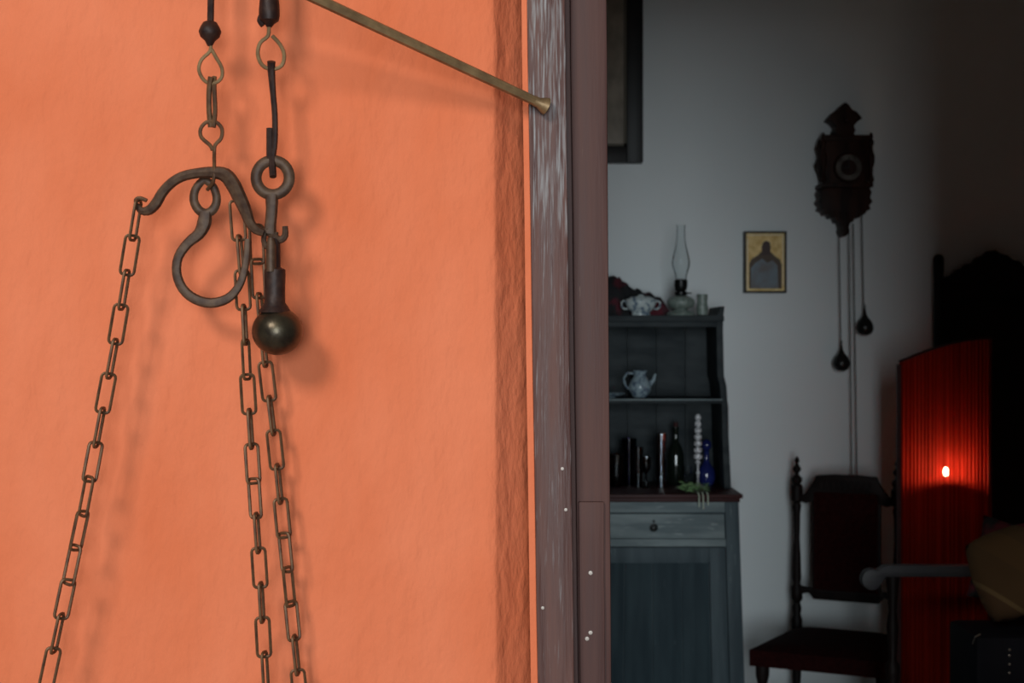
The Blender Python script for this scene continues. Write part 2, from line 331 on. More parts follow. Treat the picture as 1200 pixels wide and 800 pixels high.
# ------------------------------------------------------------------ foreground balance hardware
YC = 1.687
k = YC / F                                         # metres per photo pixel at the chains
def loop2(pts, r, Y=YC, closed=False, n=8, smooth=3, flat=1.0):
    P = [at(a, b, Y if len(q) < 3 else q[2]) for q in pts for a, b in [q[:2]]]
    rr = [x * k for x in r] if isinstance(r, (list, tuple)) else [r * k] * len(P)
    m = len(P); out = []; ro = []
    rng = range(m if closed else m - 1)
    g = lambda i: P[i % m] if closed else P[max(0, min(m - 1, i))]
    for i in rng:
        for t in [q / smooth for q in range(smooth)]:
            p0, p1, p2, p3 = g(i - 1), g(i), g(i + 1), g(i + 2)
            out.append(.5 * ((2 * p1) + (p2 - p0) * t + (2 * p0 - 5 * p1 + 4 * p2 - p3) * t * t + (3 * p1 - p0 - 3 * p2 + p3) * t ** 3))
            ro.append(rr[i] * (1 - t) + rr[(i + 1) % m] * t)
    if not closed: out.append(P[-1]); ro.append(rr[-1])
    return MB().tube(out, ro, n, closed, flat)

# brass arm of the balance
rod = thing('balance_arm', 'long tarnished brass rod with flared tip slanting down to the door casing', 'rod', at(628, 119, 1.718))
pA = at(640, 125.5, 1.716); pB = at(632, 121.5, 1.7175)
dist = lambda px: 1.726 - (635 - px) * .00040
P = [at(px, .468 * (px - 372) - 1, dist(px)) for px in (631, 560, 480, 400, 320, 240, 160)]
MB().tube(P, [.0058, .0062, .0063, .0064, .0066, .0066, .0066], 8).build('shaft', M['brass'], rod)
d_ = (P[0] - P[1]).normalized()
MB().tube([P[0] - d_ * .006, P[0], P[0] + d_ * .006, P[0] + d_ * .011, P[0] + d_ * .0125], [.0062, .0064, .0092, .0110, .0085], 12).build('flared_tip', M['brass'], rod)

# left hanger with big open hook
hk = thing('hanging_hook', 'large open dark iron hook hanging left of the ball on a slim linked rod', 'hook', at(247, 200, YC))
loop2([(247, -60), (247, 0), (246.5, 30)], 4).build('rod', M['iron_b'], hk)
p = at(246, 38, YC); MB().lathe([(.003, .014), (.008, .012), (.0115, .006), (.0135, .001), (.0115, -.005), (.006, -.010), (.003, -.016)], p, 14).build('knob', M['iron_b'], hk)
loop2([(247, 50), (246, 60), (236, 70), (233, 82), (239, 94), (249, 98), (259, 92), (260, 80), (253, 67), (248, 58)], 2.2, closed=False).build('eye', M['brass'], hk)
loop2([(247, 90, YC - .003), (245, 105), (245, 130), (247, 149, YC + .002)], [3.4, 3.2, 3.2, 3.4]).build('link', M['chain'], hk)
loop2([(251, 90, YC + .003), (251, 105), (252, 130), (250, 149, YC - .002)], [3, 2.8, 2.8, 3]).build('link', M['chain'], hk)
loop2([(249, 176), (246, 170), (236, 161), (235, 151), (242, 143), (253, 143), (260, 151), (259, 162), (252, 170), (251, 180), (251, 196, YC - .012), (250, 212, YC - .010), (243, 222, YC)], 2.3).build('eye', M['chain'], hk)
loop2([(237, 212), (229, 222), (227, 234), (232, 245), (241, 250), (250, 245), (254, 234), (251, 221), (244, 213)], [4.5, 5, 5.2, 5.4, 5.5, 5.4, 5, 4.8, 4.5], closed=True, flat=.55).build('hook_eye', M['iron'], hk)
loop2([(241, 248), (239, 262), (233, 274), (220, 285), (209, 301), (207, 320), (214, 338), (228, 350), (247, 355), (266, 350), (278, 338), (285, 322), (289, 300, YC + .004), (290, 280, YC + .006)],
      [7.5, 8.5, 7, 6, 5.6, 5.6, 5.8, 6, 6, 5.6, 5, 4.6, 4.2, 3.6], flat=.7).build('hook', M['iron'], hk)

# bow beam
bow = thing('bow_beam', 'curved dark iron bow arching over the open hook with a curled left end', 'beam', at(250, 200, YC - .004))
Yb = YC - .008
loop2([(160, 240), (166, 247), (175, 246), (183, 238), (190, 226), (200, 215), (213, 207), (230, 203), (250, 202), (264, 205), (273, 216), (280, 230), (287, 245), (293, 261), (300, 269), (309, 273)],
      [3.5, 4.5, 6, 6.5, 6.2, 6, 6, 6, 7, 8.5, 8.8, 8.4, 7.5, 6, 5.5, 4], Yb).build('arm', M['iron'], bow)
loop2([(160, 240), (159, 234), (164, 232), (172, 235)], 2.4, Yb).build('curl', M['chain'], bow)

# right hanger with ring, shank and ball
wt = thing('ball_weight', 'dark bronze ball weight with neck hanging below a thick ring', 'weight', at(325, 388, YC))
loop2([(315, -60), (315, -8)], 9).build('swivel', M['iron_b'], wt)
p = at(315.5, 12, YC); MB().lathe([(.006, .024), (.010, .02), (.0115, .012), (.0125, .0), (.0125, -.006), (.0115, -.012), (.006, -.016), (.003, -.02)], p, 12).build('swivel_cap', M['iron_b'], wt)
loop2([(306, 18), (304, 24), (308, 30)], 3).build('burr', M['iron_b'], wt)
loop2([(315, 30), (314, 42), (305, 50), (302, 63), (307, 76), (318, 81), (330, 77), (333, 64), (328, 52), (319, 42)], 2.4).build('eye', M['brass'], wt)
loop2([(318, 72, YC - .004), (318, 84), (320, 110), (322, 135), (322, 165), (319, 185), (320, 207, YC - .008)], [5, 4.5, 3.6, 3.5, 3.6, 4.5, 4.2]).build('link', M['iron_b'], wt)
loop2([(316, 150), (316, 186)], 4).build('link_end', M['iron_b'], wt)
cx, cy = 319.5, 208
loop2([(cx + 19.5 * math.cos(a), cy + 20 * math.sin(a)) for a in [2 * math.pi * i / 16 for i in range(16)]], 6.6, closed=True, flat=.55, smooth=2).build('ring', M['iron'], wt)
loop2([(318.5, 228), (318.5, 245), (317, 262), (316, 274)], [8, 7, 6.8, 8], flat=.8).build('shank', M['iron'], wt)
loop2([(314, 268), (320, 276), (328, 281), (334, 276), (334, 265)], [5.5, 5, 4.5, 4, 3.4]).build('fork', M['iron'], wt)
loop2([(311, 268), (309, 282), (314, 290), (322, 284), (323, 272)], 3.2).build('shackle', M['iron'], wt)
c = at(325, 388, YC)
prof = [(.0045, .112), (.0065, .106), (.0068, .076), (.0125, .073), (.0128, .068), (.0122, .045), (.0125, .034), (.0165, .028), (.02, .022)]
MB().lathe(prof, c + Vector((-.003, 0, 0)), 20).build('neck', M['iron_b'], wt)
MB().lathe([(.004, .110), (.0062, .1), (.0062, .07)], c + Vector((-.006, -.008, 0)), 12).build('pin', M['iron'], wt)
MB().ball(c, (.0300, .0290, .0285), 36).build('ball', M['ball'], wt)

# chains of link parts
def link_mesh():
    Lh = .0235; wd = .0080; r = .0020; c_ = .0045; pts = []
    for sx, sz, a0 in ((1, 1, 0), (-1, 1, 90), (-1, -1, 180), (1, -1, 270)):
        for q in range(4):
            a = R(a0 + q * 30); pts.append((sx * (wd - c_) + c_ * math.cos(a), 0, sz * (Lh - c_) + c_ * math.sin(a)))
    return MB().tube(pts, r, 6, True)
proto = None
def chain(name, label, path, spins, group):
    global proto
    t = thing(name, label, 'chain', at(*path[0]), group=group)
    base = t.location.copy(); P = [at(*q) for q in path]
    cum = [0]
    for a, b in zip(P, P[1:]): cum.append(cum[-1] + (b - a).length)
    def pos(d):
        for i in range(len(P) - 1):
            if d <= cum[i + 1] or i == len(P) - 2: return P[i].lerp(P[i + 1], (d - cum[i]) / (cum[i + 1] - cum[i]))
    pitch = .0415; nn = int(cum[-1] / pitch)
    for i in range(nn):
        a, b = pos(i * pitch), pos((i + 1) * pitch)
        if proto is None:
            o = link_mesh().build('link', M['chain'], t, local=True); proto = o
        else:
            o = proto.copy(); COL.objects.link(o); o.parent = t
        o.location = (a + b) / 2 - base
        q = (a - b).to_track_quat('Z', 'X')
        o.rotation_mode = 'QUATERNION'
        from mathutils import Quaternion
        e0 = q @ Vector((1, 0, 0)); ang0 = math.atan2(e0.y, e0.x)
        o.rotation_quaternion = q @ Quaternion((0, 0, 1), R(spins[i % len(spins)]) - ang0)
    return t
cp = 'chains hanging from the bow'
sp1 = [80, 12, 84, 10, 86, 14, 88, 35, -40, 55, -25, 30, 85, 20, 88, 5]
chain('chain', 'outermost left chain, running from the curled bow end down to the bottom left', [(162, 238, Yb), (137, 390, YC), (121, 475, YC), (98, 597, YC), (71, 724, YC), (46, 840, YC)], sp1, cp)
chain('chain', 'middle chain, passing left of the ball and just beneath the open hook', [(277, 238, YC + .010), (284, 330, YC + .011), (290, 450, YC + .011), (297, 560, YC + .011), (305, 680, YC + .011), (314, 850, YC + .011)], [18, 84, 15, 88, 70, 5, 88, 30, -28, 85, 8, 86, 5, 80, 3], cp)
chain('chain', 'rightmost chain, passing behind the ball and emerging right below it', [(300, 266, YC + .030), (303, 340, YC + .030), (310, 420, YC + .030), (322, 520, YC + .030), (335, 650, YC + .030), (355, 850, YC + .030)], [20, 30, 80, 84, 14, 86, 10, 84, 22, -30, 60, 40, 84, 10], cp)

# ------------------------------------------------------------------ cupboard with hutch
YF = 5.45
ct = thing('cupboard', 'worn grey-blue painted cupboard with open shelves above one drawer and door', 'cupboard', (.54, 5.7, 0))
zt = 1.01
def taper(mb, k_=.10):
    for p in mb.v: p.x = .54 + (p.x - .54) * (1 + k_ * (zt - p.z))
    return mb
taper(MB().box(.205, .865, YF + .02, 5.95, .08, .99)).build('body', M['blue_wood'], ct, bevel=.003)
taper(MB().box(.815, .868, YF, YF + .05, 0, .99)).build('corner_post', M['blue_wood'], ct, bevel=.003)
taper(MB().box(.212, .262, YF, YF + .05, 0, .99)).build('corner_post', M['blue_wood'], ct, bevel=.003)
z1, z2, z3 = Z(601, YF), Z(631, YF), Z(641, YF)
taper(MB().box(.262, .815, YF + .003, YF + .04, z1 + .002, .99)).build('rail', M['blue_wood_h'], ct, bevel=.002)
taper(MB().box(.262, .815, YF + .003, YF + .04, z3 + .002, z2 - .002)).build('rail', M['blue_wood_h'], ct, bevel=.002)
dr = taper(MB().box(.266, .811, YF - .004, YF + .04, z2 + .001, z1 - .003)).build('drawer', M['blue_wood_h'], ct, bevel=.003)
kp = at(766, 618, YF - .004)
MB().lathe([(.001, -.026), (.009, -.024), (.012, -.017), (.007, -.010), (.006, -.004), (.016, -.002), (.017, .001)], kp, 14, 'y').build('knob', M['burner'], dr)
MB().lathe([(.004, -.003), (.006, 0)], kp + Vector((.0, 0, .024)), 8, 'y').build('keyhole_plate', M['burner'], dr)
dz = z3 - .001
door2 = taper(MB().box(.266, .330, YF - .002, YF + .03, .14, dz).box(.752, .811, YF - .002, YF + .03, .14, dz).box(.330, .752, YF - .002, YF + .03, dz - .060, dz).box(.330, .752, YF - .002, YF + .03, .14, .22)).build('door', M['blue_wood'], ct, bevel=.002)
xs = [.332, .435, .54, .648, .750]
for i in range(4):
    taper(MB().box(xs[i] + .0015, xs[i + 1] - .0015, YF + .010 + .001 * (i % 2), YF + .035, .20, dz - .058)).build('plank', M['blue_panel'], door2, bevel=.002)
MB().box(.180, .880, YF - .035, 5.96, zt - .008, zt + .008).build('worktop', M['edge'], ct, bevel=.004)
MB().box(.195, .872, YF - .018, 5.955, zt - .024, zt - .008).build('moulding', M['edge'], ct, bevel=.005)
# hutch
YH, YK = 5.62, 5.93
zs, zh = Z(470, YH), Z(373, YH)
zb = zt + .008
R0 = [(zb, .866), (zb + .10, .862), (zb + .2, .857), (zs - .02, .855), (zs, .852), (zs + .06, .848), (zs + .1, .838), (zh - .05, .834), (zh + .01, .835), (zh + .025, .838), (zh + .048, .840)]
for sgn in (1, -1):
    out = [(.54 + sgn * (x - .54), z) for z, x in R0]; inn = [(.54 + sgn * (x - .54 - (.026 if z < zh + .02 else .018)), z) for z, x in reversed(R0)]
    MB().prism(out + inn, YH, YK).build('side_board', M['hutch'], ct, bevel=.002)
xl = lambda x: 1.08 - x
MB().box(xl(.838), .838, YH - .006, YK, zh - .012, zh + .012).build('top_board', M['hutch'], ct, bevel=.003)
MB().box(xl(.812), .812, YH + .002, YH + .02, zh - .034, zh - .012).build('cornice', M['hutch'], ct, bevel=.003)
MB().box(xl(.832), .832, YH, YK, zs - .009, zs + .009).build('shelf', M['hutch'], ct, bevel=.002)
MB().box(xl(.832), .832, YH - .002, YH + .006, zs + .003, zs + .009).build('shelf_edge', M['blue_wood_h'], ct)
for i in range(5):
    a = xl(.842) + i * (.604 / 5)
    MB().box(a + .001, a + .604 / 5 - .001, YK - .012 + .0015 * (i % 2), YK + .004, zb, zh).build('back_plank', M['hutch'], ct, bevel=.001)

# things on the hutch top
YT = 5.76; zT = zh + .0122
s = YT / F
cl = MB(); v = []; f = []
prof = [(700, 40), (712, 45), (722, 46), (732, 40), (745, 33), (757, 27), (768, 24), (778, 19), (786, 6)]
nseg = 26
for i in range(nseg):
    px = 700 + 86 * i / (nseg - 1)
    for a_, b_ in zip(prof, prof[1:]):
        if a_[0] <= px <= b_[0] + .01: hh = a_[1] + (b_[1] - a_[1]) * (px - a_[0]) / (b_[0] - a_[0])
    hh *= s * 1.0
    for j in range(12):
        t_ = math.pi * j / 11
        nz = 1 + .22 * noise.noise(Vector((px * .13, j * .7, 1)))
        v.append((X(px, YT), YT + .06 - .065 * math.cos(t_) * nz, zT + .001 + hh * math.sin(t_) ** .8 * nz))
for i in range(nseg - 1):
    for j in range(11): f.append((i * 12 + j, i * 12 + 12 + j, i * 12 + 13 + j, i * 12 + j + 1))
    f.append((i * 12, i * 12 + 11, i * 12 + 23, i * 12 + 12))
f += [tuple(range(12)), tuple(range((nseg - 1) * 12, nseg * 12))]
tag(cl.add(v, f).build('cloth_bundle', M['cloth_dark'], loc=(X(740, YT), YT + .06, zT)), 'dark crumpled cloth with red folds on the cupboard top beside the door frame', 'cloth')
def T(px, Y, z): return Vector((X(px, Y), Y, z))
def lth(name, label, cat, px, Y, z, prof, m, group=None, n=20):
    o = MB().lathe([(r, q) for r, q in prof], (0, 0, 0), n).build(name, m, local=True); o.location = T(px, Y, z)
    if label: tag(o, label, cat, group)
    return o
Yp = 5.68
tu = thing('porcelain_tureen', 'white and blue porcelain dish with two handles on the cupboard top', 'dish', T(751, Yp, zT))
MB().lathe([(.036, .0), (.038, .006), (.034, .012), (.050, .026), (.060, .044), (.062, .058), (.056, .060), (.050, .045), (.02, .02)], tu.location, 24, sq=(1, .6)).build('bowl', M['porcelain'], tu)
MB().lathe([(.063, .058), (.060, .065), (.040, .074), (.012, .078), (.0105, .083), (.0, .086)], tu.location, 24, sq=(1, .6)).build('lid', M['porcelain'], tu)
for sg in (1, -1):
    MB().tube([tu.location + Vector((sg * a, 0, b)) for a, b in ((.056, .052), (.068, .060), (.077, .052), (.076, .036), (.066, .026), (.053, .028))], .0045, 8).build('handle', M['porcelain'], tu)
ol = thing('oil_lamp', 'old oil lamp with tall clear glass chimney on the cupboard top', 'oil lamp', T(798, Yp, zT))
L = ol.location
MB().lathe([(.055, 0), (.058, .006), (.052, .014), (.030, .020), (.026, .026)], L, 24).build('base', M['lampbase'], ol)
MB().lathe([(.026, .026), (.048, .034), (.056, .048), (.054, .062), (.040, .074), (.020, .080)], L, 24).build('reservoir', M['lampbase'], ol)
MB().lathe([(.020, .080), (.024, .084), (.024, .094), (.018, .098), (.023, .104), (.026, .118), (.026, .142), (.018, .146)], L, 20).build('burner', M['burner'], ol)
MB().tube([L + Vector((.024, 0, .09)), L + Vector((.042, 0, .09))], .003, 6).build('wick_knob', M['burner'], ol)
MB().lathe([(.021, .142), (.024, .165), (.034, .195), (.036, .215), (.030, .245), (.022, .275), (.017, .31), (.016, .355), (.018, .362), (.0165, .362), (.0145, .354), (.0155, .31), (.0205, .275), (.0285, .245), (.0345, .215), (.0325, .195), (.0225, .165), (.0195, .142)], L, 24).build('chimney', M['glass'], ol)
lth('glass_jar', 'small ribbed grey-green jar right of the oil lamp', 'jar', 823, Yp, zT, [(.016, 0), (.022, .004), (.023, .03), (.020, .055), (.022, .075), (.0215, .085), (.019, .085), (.017, .05), (.018, .008)], M['lampbase'])

# middle shelf
Ym = 5.72; zm = zs + .0095
jg = thing('porcelain_jug', 'pale blue porcelain jug on the middle shelf', 'jug', T(750, Ym, zm))
MB().lathe([(.022, 0), (.030, .006), (.044, .030), (.046, .050), (.034, .074), (.024, .088), (.027, .104), (.031, .110), (.026, .108), (.020, .09), (.03, .07), (.03, .02)], jg.location, 22).build('body', M['jug'], jg)
MB().tube([jg.location + Vector(q) for q in ((-.025, 0, .098), (-.052, 0, .10), (-.066, 0, .075), (-.056, 0, .045), (-.040, 0, .035))], .005, 8).build('handle', M['jug'], jg)
MB().tube([jg.location + Vector(q) for q in ((.036, 0, .05), (.055, 0, .072), (.062, 0, .096))], [.012, .008, .005], 10).build('spout', M['jug'], jg)
lth('saucer', 'thin pale saucer on the middle shelf at the door frame edge', 'saucer', 716, Ym, zm, [(.018, 0), (.02, .004), (.05, .012), (.058, .018), (.056, .020), (.045, .014), (.01, .006)], M['jug'])

# lower compartment
Yl = 5.70; zl = zb + .0005
def tumbler(r, h, b=.004): return [(r * .82, 0), (r * .85, b), (r, h), (r * .93, h), (r * .78, b * 2), (.001, b * 2)]
def goblet(r, h): return [(r * .8, 0), (r * .75, .004), (.005, .010), (.0045, h * .45), (r * .5, h * .5), (r, h * .66), (r * .95, h), (r * .88, h), (r * .9, h * .66), (.001, h * .5)]
lth('tea_cup', 'dark cup with pale rim in lower compartment, nearest the door frame', 'cup', 722, Yl, zl, [(.02, 0), (.03, .01), (.038, .05), (.042, .10), (.048, .13), (.045, .13), (.035, .09), (.02, .02)], M['smoke_glass'])
lth('drinking_glass', 'violet-tinted drinking glass in the lower compartment beside the dark cup', 'glass', 737, Yl + .05, zl, tumbler(.032, .19), M['purple_glass'])
lth('drinking_glass', 'smoky tumbler between the violet glass and the tall cylinder glass', 'glass', 748, Yl - .02, zl, tumbler(.020, .16), M['smoke_glass'])
lth('wine_glass', 'short stemmed wine glass in front of the smoky tumbler', 'glass', 757, Yl - .05, zl, goblet(.02, .125), M['smoke_glass'])
lth('cylinder_glass', 'tall straight clear glass catching a bright vertical glint', 'glass', 775, Yl - .03, zl, tumbler(.021, .215), M['bright_glass'])
bt = thing('bottle', 'black-green glass bottle standing right of the tall cylinder glass', 'bottle', T(792, Yl + .08, zl))
MB().lathe([(.030, 0), (.033, .006), (.033, .12), (.026, .15), (.012, .175), (.011, .22), (.013, .225), (.013, .235), (.006, .236)], bt.location, 22).build('body', M['bottle'], bt)
MB().lathe([(.009, .236), (.0095, .252), (.003, .254)], bt.location, 12).build('cork', M['edge'], bt)
cs = thing('beaded_candlestick', 'slender milky glass candlestick of stacked beads behind the green sprig', 'candlestick', T(818, Yl - .03, zl))
c0 = cs.location
pr = [(.030, 0), (.030, .004), (.010, .012), (.005, .02), (.004, .05), (.009, .058), (.004, .066), (.004, .088), (.012, .10), (.005, .110)]
MB().lathe(pr, c0, 16).build('stem', M['bead'], cs)
for i in range(7):
    q = .110 + .026 * i; r_ = .0165 - .0008 * i
    MB().lathe([(.006, q), (r_, q + .006), (r_ + .001, q + .013), (r_, q + .020), (.006, q + .026)], c0, 12).build('bead', M['bead'], cs)
lth('small_glass', 'small clear glass left of the beaded candlestick foot', 'glass', 806, Yl - .02, zl, goblet(.016, .085), M['glass'])
dc = thing('blue_decanter', 'cobalt blue round decanter with globe stopper by the right side board', 'decanter', T(828, Yl + .05, zl))
MB().lathe([(.022, 0), (.030, .008), (.036, .035), (.032, .065), (.016, .088), (.010, .10), (.010, .135), (.013, .14), (.006, .141)], dc.location, 20).build('body', M['cobalt'], dc)
MB().ball(dc.location + Vector((0, 0, .163)), (.020, .020, .024), 16).build('stopper', M['cobalt'], dc)
sg_ = thing('green_sprig', 'fresh green sprig with pale stems hanging over the worktop edge', 'plant', (X(815, 5.45), 5.45, zt + .009))
lv = MB(); g_ = sg_.location
for i in range(60):
    a = random.uniform(-1, 1) * 1.0; base = g_ + Vector((random.uniform(-.042, .036), random.uniform(-.01, .05), random.uniform(.002, .022)))
    ln = random.uniform(.025, .05); dirx = math.copysign(random.uniform(.4, 1), a); dy = random.uniform(-.3, .3); up_ = random.uniform(.1, .75)
    d = Vector((dirx, dy, up_)).normalized(); sd = d.cross(Vector((0, 0, 1))).normalized() * ln * .17; sd.z += .002
    tip = base + d * ln + Vector((0, 0, -.006)); mid = base + d * ln * .5 + Vector((0, 0, .003))
    lv.add([base, mid + sd, tip, mid - sd, mid + Vector((0, 0, .0025))], [(0, 1, 4), (1, 2, 4), (2, 3, 4), (3, 0, 4)])
o = lv.build('leaves', M['leaf'], sg_, smooth=False); o['kind'] = 'stuff'
for dx, dp in ((-.004, .052), (.012, .060), (.030, .045)):
    b0 = g_ + Vector((dx + .008, 0, .004))
    MB().tube([b0, b0 + Vector((.002, -.035, .002)), b0 + Vector((.004, -.046, -.010)), b0 + Vector((.004, -.047, -dp))], .0022, 6).build('stem', M['stem'], sg_)

# ------------------------------------------------------------------ pictures
YP = 5.965
ic = thing('icon_picture', 'small gilded icon of a robed saint in thin dark frame', 'picture', at(897, 343, YP))
x0, x1, za, zc = X(872, YP), X(921.5, YP), Z(343, YP), Z(271, YP)
MB().box(x0 + .004, x1 - .004, YP, YP + .03, za + .004, zc - .004).build('gilded_panel', M['gold'], ic)
fw = .008
MB().box(x0, x0 + fw, YP - .008, YP + .034, za, zc).box(x1 - fw, x1, YP - .008, YP + .034, za, zc).box(x0 + fw, x1 - fw, YP - .008, YP + .034, zc - fw, zc).box(x0 + fw, x1 - fw, YP - .008, YP + .034, za, za + fw).build('frame', M['black_frame'], ic)
MB().box(x0 + .011, x0 + .017, YP - .002, YP + .002, za + .012, zc - .03).box(x1 - .017, x1 - .012, YP - .002, YP + .002, za + .03, zc - .02).box(x0 + .011, x1 - .012, YP - .002, YP + .002, zc - .018, zc - .013).build('border', M['gold_pale'], ic)
def pic(pts, y, name, m): MB().prism([(X(a, YP), Z(b, YP)) for a, b in pts], y, YP + .001).build(name, m, ic)
pic([(878, 338), (878, 309), (881, 303), (888, 299), (892, 295), (903, 295), (908, 300), (914, 304), (916, 310), (916, 338)], YP - .002, 'robe', M['robe2'])
pic([(880, 338), (880, 314), (885, 308), (893, 303), (899, 308), (905, 305), (911, 311), (912, 338)], YP - .004, 'tunic', M['robe'])
pic([(897 + 7.5 * math.cos(a), 289 + 7.5 * math.sin(a)) for a in [2 * math.pi * i / 16 for i in range(16)]], YP - .0015, 'halo', M['gold'])
pic([(893, 299), (892.5, 290), (894, 284), (898, 282), (902, 284), (903, 290), (902, 299)], YP - .005, 'head', M['skin_paint'])

pt = thing('framed_painting', 'large dark-framed painting on the back wall, cut off by the door frame', 'painting', (.27, YP - .01, Z(190, YP)))
px1 = X(753, YP); pz0 = Z(191, YP); y0_ = YP - .03
MB().box(-.05, px1 - .06, YP - .005, YP + .03, pz0 + .06, 3.1).build('canvas', M['canvas'], pt)
MB().box(px1 - .068, px1, y0_, YP + .035, pz0, 3.17).box(-.12, -.052, y0_, YP + .035, pz0, 3.17).box(-.052, px1 - .068, y0_, YP + .035, pz0, pz0 + .068).box(-.052, px1 - .068, y0_, YP + .035, 3.10, 3.17).build('frame', M['black_frame'], pt, bevel=.004)
MB().box(px1 - .080, px1 - .068, y0_ + .015, YP, pz0 + .068, 3.10).box(-.052, px1 - .068, y0_ + .015, YP, pz0 + .068, pz0 + .08).build('slip', M['slip'], pt)

# ------------------------------------------------------------------ wall clock
YK_ = 5.86
ck = thing('wall_clock', 'dark carved wooden wall clock with round dial, chains and two pear weights', 'clock', at(992, 270, 5.97))
def cpx(pts, y0, y1, name, m=None, bevel=.002): return MB().prism([(X(a, YK_), Z(b, YK_)) for a, b in pts], y0, y1).build(name, m or M['clock_wood'], ck, bevel=bevel)
def sym(pts, c=993): return pts + [(2 * c - a, b) for a, b in reversed(pts) if abs(a - c) > .01]
cpx(sym([(993, 118), (989, 121), (985, 127), (980, 129), (973, 137), (979, 141), (983, 146), (981, 151), (983, 156), (975, 158)]), YK_ + .03, 5.99, 'crest')
MB().lathe([(.004, -.012), (.012, -.010), (.016, 0), (.016, .02)], at(993, 140, YK_ + .02), 10, 'y').build('crest_boss', M['clock_wood'], ck)
cpx(sym([(971, 158), (968, 163), (968, 212), (966, 216)]), YK_ + .01, 5.99, 'case')
cpx(sym([(963, 214), (963, 219)]), YK_ - .01, 5.99, 'ledge')
cpx(sym([(966, 158), (966, 164)]), YK_ - .005, 5.99, 'cornice')
cpx(sym([(965, 219), (962, 224), (964, 230), (961, 235), (965, 240), (963, 244), (968, 246), (970, 250), (974, 249), (977, 254), (981, 253), (984, 259), (987, 259), (989, 265), (988, 269), (990, 274), (993, 276)]), YK_ + .03, 5.99, 'bracket')
for sx in (-1, 1):
    q = at(993 + sx * 28, 188, YK_ + .01)
    MB().lathe([(.003, .115), (.008, .105), (.009, .095), (.005, .088), (.012, .08), (.012, .07), (.007, .06), (.008, .04), (.015, .02), (.015, -.005), (.008, -.03), (.007, -.06), (.012, -.072), (.012, -.085), (.006, -.09)], q, 12).build('column', M['clock_wood'], ck)
    cpx([(993 + sx * 30, 160), (993 + sx * 34, 172), (993 + sx * 31, 182), (993 + sx * 35, 192), (993 + sx * 31, 202), (993 + sx * 29, 210), (993 + sx * 26, 205), (993 + sx * 26, 165)], YK_ + .05, YK_ + .07, 'side_scroll')
for i in range(5):
    a = 993 + (i - 2) * 7; cpx([(a - 1.6, 247), (a + 1.6, 247), (a + 1.2, 262 - abs(i - 2) * 5), (a - 1.2, 262 - abs(i - 2) * 5)], YK_ + .022, YK_ + .035, 'flute')
dcn = at(995, 196, YK_)
MB().lathe([(.053, .012), (.054, -.004), (.058, -.007), (.062, -.004), (.064, .012)], dcn, 32, 'y').build('bezel', M['clock_wood'], ck)
MB().lathe([(.001, .004), (.054, .004), (.054, .012)], dcn, 32, 'y').build('dial', M['dial'], ck)
MB().lathe([(.001, .001), (.031, .001), (.034, .006)], dcn, 28, 'y').build('dial_centre', M['clock_wood'], ck)
MB().box(dcn.x - .0015, dcn.x + .0015, dcn.y - .002, dcn.y, dcn.z - .004, dcn.z + .044).build('hand', M['burner'], ck)
MB().box(dcn.x - .030, dcn.x + .003, dcn.y - .004, dcn.y - .002, dcn.z - .002, dcn.z + .002).build('hand', M['burner'], ck)
Yc2 = 5.92
def cord(a, y0, b, y1): MB().tube([at(a, y0, Yc2), at(b, y1, Yc2)], .0022, 6).build('clock_chain', M['cord'], ck)
cord(983, 252, 985.5, 404); cord(1010, 250, 1012.5, 366); cord(995, 268, 998.5, 560); cord(1000, 262, 1004.5, 560)
for a, b in ((986, 424), (1013.5, 382)):
    q = at(a, b, Yc2)
    w_ = MB().lathe([(.002, .075), (.004, .070), (.007, .050), (.014, .036), (.028, .020), (.036, .000), (.036, -.014), (.028, -.030), (.012, -.038), (.001, -.039)], q, 22).build('pear_weight', M['weight'], ck)
    MB().tube([q + Vector((.0, 0, .07)), q + Vector((.003, 0, .084)), q + Vector((0, 0, .09))], .002, 6).build('loop', M['cord'], w_)

# ------------------------------------------------------------------ high-backed chair (local frame, faces -y)
ch = thing('high_back_chair', 'dark turned-wood high-backed chair with dark red seat beside the cupboard', 'chair', (1.34, 5.70, 0), R(-25))
DW = M['dark_wood']
hw = .20
for sx in (-1, 1):
    pr = [(.018, 0), (.020, .02), (.016, .06), (.022, .10), (.022, .16), (.014, .20), (.018, .26), (.022, .30), (.022, .44), (.023, .47), (.016, .49), (.019, .52), (.013, .54),
          (.023, .555), (.023, .60), (.014, .615), (.018, .64), (.016, .72), (.012, .80), (.014, .90), (.018, .93), (.014, .945), (.024, .955), (.024, 1.015), (.016, 1.022), (.022, 1.035), (.022, 1.045), (.009, 1.058), (.008, 1.066), (.017, 1.078), (.017, 1.086), (.008, 1.098), (.006, 1.105), (.011, 1.115), (.007, 1.126), (.001, 1.135)]
    MB().lathe(pr, (sx * hw, 0, 0), 14).build('back_post', DW, ch, local=True)
    pr = [(.014, 0), (.022, .015), (.022, .04), (.014, .055), (.024, .10), (.026, .13), (.016, .19), (.014, .20), (.024, .215), (.024, .27), (.014, .285), (.020, .31), (.026, .335), (.027, .38)]
    MB().lathe(pr, (sx * .225, -.44, 0), 14).build('front_leg', DW, ch, local=True)
top = [(-.19, .975), (-.165, .985), (-.14, 1.02), (-.125, 1.045), (-.12, 1.06), (-.05, 1.066), (.05, 1.066), (.12, 1.06), (.125, 1.045), (.14, 1.02), (.165, .985), (.19, .975)]
bot = [(.19, .955), (.16, .945), (.13, .955), (.12, .99), (-.12, .99), (-.13, .955), (-.16, .945), (-.19, .955)]
MB().prism(top + bot, -.016, .016).build('crest_rail', DW, ch, local=True, bevel=.003)
